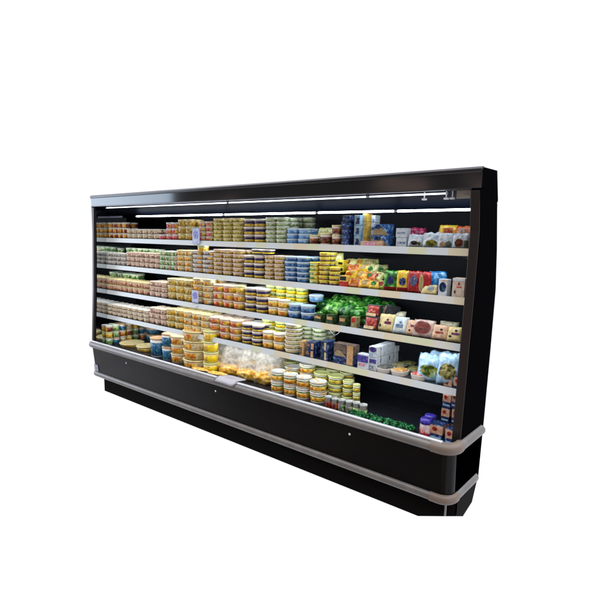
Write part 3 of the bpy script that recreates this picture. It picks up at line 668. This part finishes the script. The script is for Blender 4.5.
# ------------------------------------------------------------------ goods: pouches and bags
def surf(w, h, t, seed, crumple, top):
    def f(u, v, side):     # u in -1..1, v in 0..1
        e = max(0, 1-abs(u)**3.2)*max(0, 1-abs(2*v-1)**(3.2 if top else 5))
        th = t/2*math.sqrt(e)
        n = noise.noise(Vector((u*1.7+seed, v*2.2, seed*.7)))*crumple+noise.noise(Vector((u*5+seed, v*6, seed)))*crumple*.5
        wv = w/2*(1-.10*max(0, v-.75)*top*4)
        return Vector((u*wv+n*.3, side*(th)+n*(.3+e), v*h+(noise.noise(Vector((u*2.5, seed, 0)))*crumple*1.2 if v > .9 else 0)))
    return f
def pouch(sh, u0, u1, v1, name, cat, desc, body, patches=(), t=.04, dy=0, z0=0, lean=.15, rz=.25, crumple=.004, top=1, seed=None, h=None, pname='label', w=None, inner=None):
    yf, z = SH[sh]; z += z0-.003; y = yf+.018+t/2+dy
    x0 = atx(u0, y, z); x1 = atx(u1, y, z); w = w or (x1-x0)*1.02; xm = (x0+x1)/2
    hh = h or (atz(v1, xm, y+.02)-z)/math.cos(lean); seed = seed if seed is not None else u0*.37+sh
    f = surf(w, hh, t, seed, crumple, top)
    e = empty(name, (xm, y, z), rz, -lean)
    bm = bmesh.new(); nu, nv = 18, 16; G = {}
    for s in (-1, 1):
        for i in range(nu+1):
            for j in range(nv+1):
                if s == 1 and (i in (0, nu) or j in (0, nv)): G[s, i, j] = G[-1, i, j]; continue
                G[s, i, j] = bm.verts.new(f(-1+2*i/nu, j/nv, s))
        for i in range(nu):
            for j in range(nv):
                q = [G[s, i, j], G[s, i+1, j], G[s, i+1, j+1], G[s, i, j+1]]
                bm.faces.new(q if s == -1 else q[::-1])
    lo = min(v.co.z for v in bm.verts)
    link('wrapper', bm, body, e, smooth=True)
    for (a, b, c, d, m, shp) in patches:
        bm = bmesh.new(); n = 12; P = {}
        for i in range(n+1):
            for j in range(n+1):
                p, q = -1+2*i/n, -1+2*j/n
                if shp == 'oval':
                    p, q = p*math.sqrt(1-q*q/2), q*math.sqrt(1-p*p/2)
                    if b-a > .6:
                        k_ = 1+(.28 if 'salad' in name else .10)*noise.noise(Vector((math.atan2(q, p)*1.3+seed, p*1.5, q*1.5+seed))); p *= k_; q *= k_
                u = (a+b)/2+(b-a)/2*p; v = (c+d)/2+(d-c)/2*q
                c0 = f(u, v, -1); P[i, j] = bm.verts.new((c0.x, c0.y-.0022, c0.z))
        for i in range(n):
            for j in range(n): bm.faces.new((P[i, j], P[i+1, j], P[i+1, j+1], P[i, j+1]))
        bmesh.ops.solidify(bm, geom=bm.faces[:], thickness=.0008)
        link(pname, bm, m, e, smooth=True)
    if inner:
        im, a, c, d = inner
        g = surf(w*a, hh*(d-c), t*.8, seed+3, crumple*1.5, 0); bm = bmesh.new()
        bmesh.ops.create_icosphere(bm, subdivisions=4, radius=1)
        for v in bm.verts:
            q = v.co.copy(); k = 1+.22*noise.noise(q*2.5+Vector((seed, 0, 0)))+.10*noise.noise(q*7+Vector((seed, 0, 0)))
            v.co = Vector((q.x*w*a/2*k, q.y*t*.52*k, hh*(c+(d-c)*.5)+q.z*hh*(d-c)/2*k))
        link('contents', bm, im, e, smooth=True)
    tag(e, desc+', '+SHN[sh], cat)
    return e
def bag(n, a, b=None, c=None, s=30, t=.5, bump=.4, r=.25): return mat('wrap_'+n, a, rough=r, c2=b, c3=c, scale=s, thr=t, bump=bump)
w_white = bag('white', 'c8d2d6', '9cacb8', 'dce0e0', 40, .52, .6); w_crim = bag('crimson', '8c1c44', 'b04468', 'd8a0b0', 40, .52)
w_lime = bag('lime', 'c8cc90', 'a8b060', 'dcdcb8', 30, .5); w_yel = bag('yellow', 'd0a820', 'e0c850', 'c07820', 30, .52)
w_or = bag('orange', 'b84c28', 'd07840', 'dcb088', 30, .5); w_green = bag('green', '145018', '3c9434', 'a8d878', 34, .48, .9, .15)  # greens here and below: palest patches paint sparse highlights of the shiny film
w_dkg = bag('green3', '10481a', '2c7c2c', '78c058', 34, .5, .9, .15)
w_grn2 = bag('green2', '246824', '5cac40', 'bce08c', 34, .48, .9, .15); w_red = bag('red', '981c1c', 'b83430', 'd06858', 30, .55)
w_blue = bag('blue', '1860a0', '3c8cc8', '98c4dc', 30, .5); w_pale = bag('paleblue', 'a4c4d8', '84acc8', 'c8dce4', 20, .5, .5)
w_cream = bag('cream', 'd0c088', 'bcac70', 'd8d0a8', 28, .54); w_peach = bag('peach', 'ccaa88', 'c09878', 'd8c4a8', 28, .54)
w_ham = bag('ham', '8c4034', 'a8584c', 'c08878', 24, .52); w_leaf = bag('leaf', '46621c', '98a840', 'dcd890', 42, .48, .6)
w_leaf2 = bag('leaf2', '3a3c1c', 'a8a050', 'e0d898', 48, .46, .6); w_herb = bag('herb', '054a20', '0c7a3a', '28a05c', 60, .48, 1, .4)
e_navy = pm('e_navy', '1c2c68', '405088', 'a0b0cc', 110, .52); e_mag = pm('e_mag', '74205c', '9c4c84', None, 90, .55); e_dark = pm('e_dark', '241c1c', '403030', None, 90, .55)
e_pic = pm('e_pic', '5c2c14', '985028', 'c08c50', 70, .5); e_pic2 = pm('e_pic2', '506018', 'b0a838', 'd8d080', 70, .5); e_red = pm('e_red', '9c2424', 'c05048', None, 90, .55)
# top shelf
pouch(1, 318, 337, 227.5, 'curd_pouch', 'pouch', 'pale lime pouch behind the pudding cups', w_lime, t=.05, dy=.09, lean=.25)
pouch(1, 407, 424, 228, 'cheese_bag', 'cheese bag', 'crimson bag behind the white ones', w_crim, [(-.3, .5, .3, .7, bag('pinkp', 'cc94a4', 'b8708c'), 'oval')], t=.05, dy=.08, lean=.2, crumple=.009)
pouch(1, 408, 423, 234.5, 'cheese_bag', 'cheese bag', 'white bag with dark marks before crimson bag', w_white, [(-.5, .3, .1, .4, e_dark, 'oval'), (.3, .7, .1, .35, e_pic2, 'oval')], t=.045, lean=.3, crumple=.006)
pouch(1, 423, 439, 232.5, 'cheese_bag', 'cheese bag', 'white bag with yellow patch', w_white, [(-.6, .7, .05, .42, e_pic2, 'oval')], t=.05, lean=.3, crumple=.008)
pouch(1, 438, 456, 225, 'cheese_bag', 'cheese bag', 'yellow bag behind the white ones', w_yel, [(-.5, .5, .6, .85, w_or, 'rect')], t=.04, dy=.07, lean=.15)
pouch(1, 455, 474, 226, 'cheese_bag', 'cheese bag', 'orange and red striped bag behind', w_or, [(-.7, .1, .5, .9, bag('wr', 'd8c8b8', 'c08870'), 'oval')], t=.04, dy=.07, lean=.15)
pouch(1, 438, 453, 233, 'cheese_bag', 'cheese bag', 'white bag with rosy and green print', w_white, [(-.7, .0, .05, .38, w_peach, 'oval'), (.0, .75, .05, .42, bag('gdk', '4c6458', '7c9084'), 'oval')], t=.045, lean=.2)
pouch(1, 452.5, 469, 233.5, 'cheese_bag', 'cheese bag', 'white bag with round brown picture', w_white, [(-.7, .25, .06, .62, e_pic, 'oval'), (.35, .85, .05, .5, bag('gdk2', '68705c', '90947c'), 'rect')], t=.045, lean=.15)
# promo wobblers clipped on price rails
def promo(sh, u0, u1, v0, v1, desc):
    yf, z = SH[sh]; y = yf-.012; zc = z; x0 = atx(u0, y, zc); x1 = atx(u1, y, zc); zt = atz(v0, x0, y); zb = atz(v1, x0, y)
    e = empty('promo_card', ((x0+x1)/2, y, zb)); w = x1-x0; hh = zt-zb
    bm = bmesh.new(); abox(bm, -w/2, w/2, -.0008, .0008, 0, hh); link('card', bm, pm('promo', 'a4b0cc', 'c0c8dc', None, 40, .5), e)
    bm = bmesh.new(); n = 16; vs = [bm.verts.new((w*.36*math.cos(2*PI*i/n), -.0022, hh*.58+hh*.26*math.sin(2*PI*i/n))) for i in range(n)]
    bm.faces.new(vs); link('emblem', bm, pm('promob', '5c60b4', '8890cc', 'c0b4d0', 90, .5), e)
    bm = bmesh.new(); abox(bm, -w*.2, w*.2, .0012, .0135, z-.030-zb, z-.018-zb); link('clip', bm, m_white, e)
    tag(e, desc, 'promo card')
promo(1, 192.5, 199.5, 228, 243.5, 'blue and white promo card clipped on the top shelf rail')
promo(3, 192, 198.5, 290, 302, 'blue and white promo card clipped on the third shelf rail')
# second shelf
pouch(2, 328, 341, 252.5, 'curd_pouch', 'pouch', 'pale lime pouch above the yellow pots', w_lime, t=.05, dy=.09, lean=.1)
pouch(2, 384, 396.5, 270.5, 'grated_cheese_pouch', 'cheese pouch', 'green pouch with navy emblem', w_green, [(-.45, .5, .3, .72, e_navy, 'oval'), (-.9, .9, .04, .2, w_red, 'rect')], lean=.08)
pouch(2, 396.5, 407.5, 270.5, 'grated_cheese_pouch', 'cheese pouch', 'yellow pouch with navy emblem', w_yel, [(-.5, .6, .3, .66, e_navy, 'oval'), (-.9, .9, .04, .2, w_red, 'rect')], lean=.08)
pouch(2, 407.5, 418.5, 271, 'grated_cheese_pouch', 'cheese pouch', 'red pouch with silver and navy emblem', w_red, [(-.5, .6, .3, .8, pm('silv', '7c84a4', '40508c', 'b8bccc', 60, .5), 'oval')], lean=.08)
pouch(2, 418, 429.5, 271.5, 'grated_cheese_pouch', 'cheese pouch', 'red pouch with cream oval', w_red, [(-.8, -.1, .1, .85, w_cream, 'oval')], lean=.08)
pouch(2, 428, 445, 271.5, 'grated_cheese_pouch', 'cheese pouch', 'blue pouch behind the round-emblem block', w_blue, [(-.5, .3, .1, .4, w_white, 'oval')], lean=.08, dy=.07)
pouch(2, 421.5, 436, 285, 'cheese_packet', 'cheese pack', 'small cream packet lying before red pouch', w_cream, [(-.2, .6, .3, .8, w_white, 'oval')], t=.03, lean=.5, dy=-.01)
# second shelf: loose pile of small soft packs
pal = [w_yel, w_or, w_lime, bag('ygr', 'a0a83c', 'c8c468', '6c7c28', 40, .5), bag('gld', 'd89c20', 'e8c850', 'b04820', 45, .5), bag('dgn', '4c6430', '8c9c58', 'c8c890', 40, .5)]
PK = [(340,351,.0,.0,4,'first of front row'), (349,361,.0,.0,1,'second of front row'), (359,370,.0,.0,4,'third of front row'), (368,379,.0,.0,0,'fourth of front row'), (376,386,.0,.01,3,'fifth of front row'),
      (344,356,.045,.03,0,'first of middle layer'), (354,366,.047,.03,4,'second of middle layer'), (364,375,.046,.035,1,'third of middle layer'), (372,382,.045,.05,2,'fourth of middle layer'),
      (347,359,.09,.06,1,'first of upper layer'), (357,369,.092,.06,0,'second of upper layer'), (366,377,.088,.07,2,'third of upper layer'),
      (341,355,.11,.13,2,'leftmost of the heap behind'), (352,366,.115,.14,3,'second of the heap behind'), (363,377,.11,.15,5,'third of the heap behind'), (373,387,.085,.16,5,'rightmost of the heap behind')]
random.seed(21)
for i, (a, b, z0, dy, c, ds) in enumerate(PK):
    pouch(2, a, b, 0, 'snack_cheese_pack', 'cheese snack', ds+', soft small pack in yellow-green pile', pal[c], [(-.6, .35, .25, .7, [w_red, c_org, w_cream, c_gr][i % 4], 'oval'), (-.2, .8, .72, .86, c_cream, 'rect')], t=.04, dy=dy, z0=z0, lean=.55+random.uniform(-.15, .2), rz=random.uniform(-.4, .5), crumple=.007, seed=i*2.7, h=.062 if z0 < .1 else .075)
# third shelf: heap of green bags
GB = [(313,325,.0,.045,'left end, low'), (322,337,.062,.05,'left front, upper'), (333,348,.064,.05,'middle front, upper'), (345,360,.062,.055,'right front, upper'), (357,371,.060,.09,'right end, upper'),
      (318,335,.085,.12,'left of second tier'), (331,348,.088,.12,'middle of second tier'), (345,362,.086,.13,'right of second tier'), (360,377,.070,.15,'end of second tier'),
      (324,343,.10,.20,'left of rear tier'), (340,359,.102,.20,'middle of rear tier'), (356,376,.10,.21,'right of rear tier'), (371,389,.08,.23,'end of rear tier'), (350,366,.02,.10,'low middle, behind the tomato punnet')]
for i, (a, b, z0, dy, ds) in enumerate(GB):
    pouch(3, a, b, 0, 'salad_bag', 'salad bag', 'glossy green salad bag, '+ds, [w_green, w_grn2, w_dkg][i % 3], t=.07, dy=dy-.02, z0=z0, lean=1.1+random.uniform(-.15, .15), crumple=.010, seed=i*5.1+2, rz=random.uniform(-.5, .6), h=.115)
def cheese(sh, u0, u1, vt, desc, body, em, dy=0, **k):
    pouch(sh, u0, u1, vt, 'cheese_pack', 'cheese pack', desc, body, em, t=.05, dy=dy, lean=.42, rz=.1, crumple=.003, top=0, **k)
cheese(3, 377.5, 392.5, 314.5, 'cream pack with purple mark beside meat tray', w_cream, [(-.1, .7, .38, .52, e_mag, 'rect'), (.1, .4, .55, .68, e_mag, 'oval'), (-.7, -.4, .2, .36, e_dark, 'oval')])
cheese(3, 385, 402, 311.5, 'flat clear pack behind the cream one', bag('clr', 'b0b090', 'd0d0b8'), [], dy=.09)
cheese(3, 392.5, 406, 317.5, 'whitish pack with blue mark', bag('wb', 'ccd0c0', 'b0c4cc'), [(-.5, .5, .3, .5, pm('bl2', '5c80a8', '94b0c4', None, 90, .5), 'rect'), (-.1, .3, .55, .7, pm('bl2', '5c80a8'), 'oval')])
cheese(3, 405.5, 415, 320.5, 'narrow peach pack left of the ham', w_peach, [(.0, .6, .5, .62, e_mag, 'rect'), (-.3, .1, .2, .34, e_dark, 'oval')])
cheese(3, 412, 432.5, 320.5, 'ham pack with arched pink window', bag('hamw', 'a89088', 'c4b0a4'), [(-.82, .7, .12, .86, w_ham, 'oval'), (-.3, .35, .36, .44, e_dark, 'rect'), (-.1, .2, .5, .64, e_red, 'oval'), (-.55, -.3, .24, .36, e_dark, 'oval')])
cheese(3, 431.5, 447, 325.5, 'cream pack right of the ham', w_peach, [(-.5, .5, .36, .48, e_red, 'rect'), (.0, .35, .55, .7, e_dark, 'oval')])
cheese(3, 446.5, 461.5, 327.5, 'cream pack with magenta mark, rightmost', w_cream, [(-.4, .7, .40, .54, e_mag, 'rect'), (-.7, -.3, .22, .36, e_dark, 'oval'), (.0, .35, .6, .74, e_dark, 'oval')])
cheese(3, 438, 456, 322, 'clear tray behind the two rightmost packs', bag('clr2', '8c8c70', 'bcbca0'), [], dy=.10)
# fourth shelf flat trays
def flat(u0, u1, vt, desc, body, fill, dy, z0=0, d=.12):
    yf, z = SH[4]; z += z0-.003; y = yf+.02+dy; x0 = atx(u0, y, z); x1 = atx(u1, y, z); w = x1-x0; hh = atz(vt, (x0+x1)/2, y+.02)-z; hh = max(hh, .022)*.5
    e = empty('deli_tray', ((x0+x1)/2, y+d/2, z), random.uniform(-.1, .15), .0)
    bm = bmesh.new(); lathe(bm, [(.85, 0), (.95, hh*.6), (1.0, hh*.85), (1.0, hh), (.9, hh)], 24)
    for v in bm.verts:
        sx_ = abs(v.co.x)**.7*math.copysign(1, v.co.x); sy_ = abs(v.co.y)**.7*math.copysign(1, v.co.y); v.co.x = sx_*w*.48; v.co.y = sy_*d*.48
    link('tray', bm, body, e, smooth=False)
    bm = bmesh.new(); lathe(bm, [(.84, hh+.0006), (.80, hh+.005), (.4, hh+.009)], 24)
    for v in bm.verts:
        sx_ = abs(v.co.x)**.7*math.copysign(1, v.co.x); sy_ = abs(v.co.y)**.7*math.copysign(1, v.co.y); v.co.x = sx_*w*.48; v.co.y = sy_*d*.48
    link('food', bm, fill, e, smooth=True)
    tag(e, desc+', fourth shelf', 'deli tray')
flat(373, 388, 364, 'white oval tray with grey centre', body_w, pm('gc', '3c403c', '707468', None, 60, .5), -.01)
flat(388, 403, 366.5, 'cream and orange tray', body_w, pm('oc', 'b08038', 'd0b070', None, 60, .5), -.01)
flat(388, 402, 362, 'pale tray behind the orange one', bag('clr', 'b0b090'), pm('pg', '7c7c50', 'a4a478', None, 60, .5), .14)
flat(397, 411, 362, 'olive tray at the back', bag('clr2', '8c8c70'), pm('og', '6c6c3c', '98945c', None, 60, .5), .24, z0=.0)
flat(403.5, 418, 366, 'dull tray between the orange and red ones', bag('clr2', '8c8c70'), pm('og', '6c6c3c'), .10)
flat(407.5, 423, 370, 'white tray with red middle', body_w, pm('rc', 'a82c24', 'cc8474', 'd8c8b8', 60, .5), -.012)
pouch(4, 417, 438.5, 356, 'leaf_salad_bag', 'salad bag', 'left light blue bag of mixed leaves', w_pale, [(-.7, .8, .12, .55, w_leaf, 'oval'), (.1, .7, .08, .3, bag('mintp', '80c0b0', 'b8dcc8'), 'oval')], t=.07, lean=.45, crumple=.013, pname='window')
pouch(4, 436.5, 458, 353.5, 'leaf_salad_bag', 'salad bag', 'right light blue bag of olives and leaves', w_pale, [(-.75, .7, .14, .62, w_leaf2, 'oval')], t=.07, lean=.35, crumple=.013, pname='window')
pouch(4, 428, 452, 352, 'leaf_salad_bag', 'salad bag', 'third light blue bag behind two others', w_pale, [], t=.06, dy=.10, lean=.2, crumple=.016)
# bottom deck: stacked pots along the mirrored end
k = 0
for j in range(7):
    for l in range(3):
        y = .315+j*.078; x = -L+.052+.037; kd = ['cup_green', 'cup_red', 'pot_gold', 'teal', 'cup_orange', 'cup_green', 'cup_sand'][(j*3+l*2) % 7]
        e, nm, cat = tub_proto(kd, .072, .066, 14); e.location = (x, y, .506+l*.0665); e.rotation_euler = (0, 0, random.uniform(-.3, .3))
        tag(e, '%s small pot from the front, %s layer, stacked along the mirrored end' % (ORD[j+1], ['bottom', 'middle', 'top'][l]), cat, 'small pots stacked along the mirrored end')
# clear bags with orange contents
f_clear = film('clear_bag', 'fbfcf4', .40, .08)
m_oj = mat('orange_snacks', 'd08c18', rough=.35, c2='e8b83c', c3='f0d890', scale=40, thr=.44, bump=.5)
for i, (a, b, vt, dy, z0) in enumerate(((208, 226, 346, .03, 0), (222, 244, 348, .02, 0), (240, 262, 352, .02, 0), (256, 274, 352, .03, 0), (215, 238, 343, .16, .05), (238, 262, 348, .17, .05), (262, 282, 354, .17, .05))):
    pouch(5, a, b, vt, 'clear_snack_bag', 'snack bag', '%s clear bag of orange snacks' % ['first front', 'second front', 'third front', 'fourth front', 'left rear', 'middle rear', 'right rear'][i], f_clear, [], t=.15, dy=dy-.02, z0=z0, lean=.5, crumple=.014, seed=i*3.3+1, rz=.3, inner=(m_oj, 1.0, -.02, .36))
yf = SH[5][0]
for i, (a, b) in enumerate(((190, 208), (206, 226))):
    y = .262+i*.01; x0 = atx(a, y, .51); x1 = atx(b, y, .51)
    e = empty('snack_tray', ((x0+x1)/2, y+.02, .506), .15)
    bm = bmesh.new(); lathe(bm, [(.8, 0), (1, .022), (1.02, .026), (.95, .026), (.8, .012)], 24)
    for v in bm.verts: v.co.x *= (x1-x0)*.5; v.co.y *= .045
    link('tray', bm, c_dk, e)
    bm = bmesh.new(); bmesh.ops.create_icosphere(bm, subdivisions=3, radius=1)
    for v in bm.verts:
        kk = 1+.15*noise.noise(v.co*3+Vector((i, 0, 0))); v.co = Vector((v.co.x*(x1-x0)*.44*kk, v.co.y*.038*kk, .022+v.co.z*.016*kk))
    link('snacks', bm, m_oj, e, smooth=True)
    tag(e, '%s low black tray of orange snacks at the front edge' % ['left', 'right'][i], 'snack tray')
# herb packs
tx0 = atx(350, .26, .51); tx1 = atx(413, .26, .51)
n = 9
for i in range(n):
    x = tx0+(tx1-tx0)*(i+.5)/n; w = (tx1-tx0)/n
    e = empty('herb_pack', (x, .275, .506), random.uniform(-.2, .2))
    bm = bmesh.new(); lathe(bm, [(.7, 0), (.95, .020), (1, .024), (.9, .024)], 16)
    for v in bm.verts: v.co.x *= w*.5; v.co.y *= .05
    link('tray', bm, mat('herb_tray', '2a201c', rough=.3), e)
    bm = bmesh.new(); random.seed(i+40)
    for q in range(110):
        a = random.uniform(0, 2*PI); r = math.sqrt(random.random()); c = Vector((r*math.cos(a)*w*.47, r*math.sin(a)*.046, .024+random.uniform(0, .024)*(1.2-r)))
        d1 = Vector((random.uniform(-1, 1), random.uniform(-1, 1), random.uniform(-.2, .8))).normalized()*.010; d2 = Vector((random.uniform(-1, 1), random.uniform(-1, 1), random.uniform(-.3, .5))).normalized()*.006
        bm.faces.new([bm.verts.new(c-d1), bm.verts.new(c+d2), bm.verts.new(c+d1), bm.verts.new(c-d2)])
    link('herbs', bm, w_herb, e)
    tag(e, '%s bright green herb pack from the left on bottom deck' % ORD[i+1], 'herb pack', 'green herb packs along the deck edge')
# purple-capped pot
x = atx(424, .27, .51); e = empty('capped_pot', (x, .285, .506), .2)
bm = bmesh.new(); lathe(bm, [(.026, 0), (.032, .006), (.034, .04), (.033, .075), (.028, .082)], 20); link('pot', bm, mat('capw', 'c8b8b4', rough=.35, c2='b8a0a0', scale=40), e, smooth=True)
bm = bmesh.new(); lathe(bm, [(.031, .079), (.0345, .083), (.0345, .104), (.030, .110)], 20); link('cap', bm, mat('cap_purple', '2c2480', rough=.3, c2='4438a0', scale=40), e, smooth=True)
bm = bmesh.new(); lathe(bm, [(.0322, .010), (.0350, .014), (.0358, .046), (.0345, .050)], 24, cap0=False, cap1=False, mfun=lambda k, an: 0); link('label', bm, mat('capred', 'b02430', rough=.35, c2='d8c0b8', scale=30, thr=.56), e, smooth=True)
tag(e, 'white and red pot with purple cap beside the navy cartons', 'pot')
x = atx(416, .27, .51); e = empty('capped_pot', (x+.01, .36, .506), .2)
bm = bmesh.new(); lathe(bm, [(.026, 0), (.034, .04), (.030, .082)], 20); link('pot', bm, mat('capw', 'c8b8b4'), e, smooth=True)
bm = bmesh.new(); lathe(bm, [(.031, .079), (.0345, .083), (.0345, .104), (.030, .110)], 20); link('cap', bm, mat('cap_purple', '2c2480'), e, smooth=True)
e.location.x = atx(430, .36, .55)
tag(e, 'second purple-capped pot, behind the red and white one', 'pot')
# paper on the bumper
bm = bmesh.new(); x0 = atx(216, .135, .57); x1 = atx(236, .135, .57); n = 8; P = {}
for i in range(n+1):
    for j in range(7):
        u = i/n; v = j/6; y = .100+v*.115; z = .572+.002*math.sin(u*5)+(.004 if v > .3 else -.03*(.3-v)/.3)+.006*v*u
        P[i, j] = bm.verts.new((x0+(x1-x0)*u+.05*v, y, z))
for i in range(n):
    for j in range(6): bm.faces.new((P[i, j], P[i+1, j], P[i+1, j+1], P[i, j+1])).material_index = 1 if (1 < i < 6 and j in (2, 3)) else 0
bmesh.ops.solidify(bm, geom=bm.faces[:], thickness=.0006)
o = link('paper_notice', bm, [mat('paper', 'dcdce0', rough=.7), mat('paper_print', 'd0b8bc', rough=.7, c2='dcdce0', scale=90)], smooth=True)
tag(o, 'creased white paper sheet draped over the upper bumper', 'paper')

# ------------------------------------------------------------------ light
W = bpy.data.worlds.new('World'); S.world = W; W.use_nodes = True; nt = W.node_tree; N = nt.nodes; Lk = nt.links
bg = N['Background']; tc = N.new('ShaderNodeTexCoord'); sp = N.new('ShaderNodeSeparateXYZ'); Lk.new(tc.outputs['Generated'], sp.inputs[0])
def mr(src, a, b, c, d):
    m = N.new('ShaderNodeMapRange'); m.interpolation_type = 'SMOOTHSTEP'
    for i, v in zip((1, 2, 3, 4), (a, b, c, d)): m.inputs[i].default_value = v
    Lk.new(src, m.inputs[0]); return m.outputs[0]
def mth(op, a, b):
    m = N.new('ShaderNodeMath'); m.operation = op
    for i, v in enumerate((a, b)):
        if isinstance(v, (int, float)): m.inputs[i].default_value = v
        else: Lk.new(v, m.inputs[i])
    return m.outputs[0]
back = mr(sp.outputs['Y'], -.64, -.46, 0, 1)          # bright white backdrop all round the far side
up = mr(sp.outputs['Z'], .35, .75, 0, 1)              # bright ceiling
v3 = mth('MULTIPLY', up, 2.0)
tot = mth('ADD', mth('MULTIPLY', back, .90), mth('ADD', v3, .12))
ns = N.new('ShaderNodeTexNoise'); ns.inputs['Scale'].default_value = 7; Lk.new(tc.outputs['Generated'], ns.inputs['Vector'])
wn = mth('MULTIPLY', mr(ns.outputs['Fac'], .52, .66, 0, 1), mth('SUBTRACT', 1, back))
cm = N.new('ShaderNodeCombineXYZ')
Lk.new(mth('ADD', tot, mth('MULTIPLY', wn, .95)), cm.inputs[0]); Lk.new(mth('ADD', tot, mth('MULTIPLY', wn, .66)), cm.inputs[1]); Lk.new(mth('ADD', mth('MULTIPLY', tot, mth('ADD', 1.03, mth('MULTIPLY', back, .06))), mth('MULTIPLY', wn, .56)), cm.inputs[2])
Lk.new(cm.outputs[0], bg.inputs['Color']); bg.inputs['Strength'].default_value = 1.0

# window-like area lamp added off the far left end, for bluish reflection and fill
wl = bpy.data.lights.new('left_area_light', 'AREA'); wl.shape = 'RECTANGLE'; wl.size = 3.2; wl.size_y = 3.0; wl.energy = 140; wl.color = (.66, .81, 1)
wo = bpy.data.objects.new('left_area_light', wl); COL.objects.link(wo); wo.location = (-8.6, -2.5, 1.9)
wo.rotation_euler = (Vector((-3.4, .3, 1.1))-wo.location).to_track_quat('-Z', 'Y').to_euler()
S.view_settings.view_transform = 'Standard'; S.view_settings.look = 'None'; S.view_settings.exposure = 0; S.view_settings.gamma = 1
S.render.engine = 'CYCLES'
S.cycles.max_bounces = 8; S.cycles.transparent_max_bounces = 16
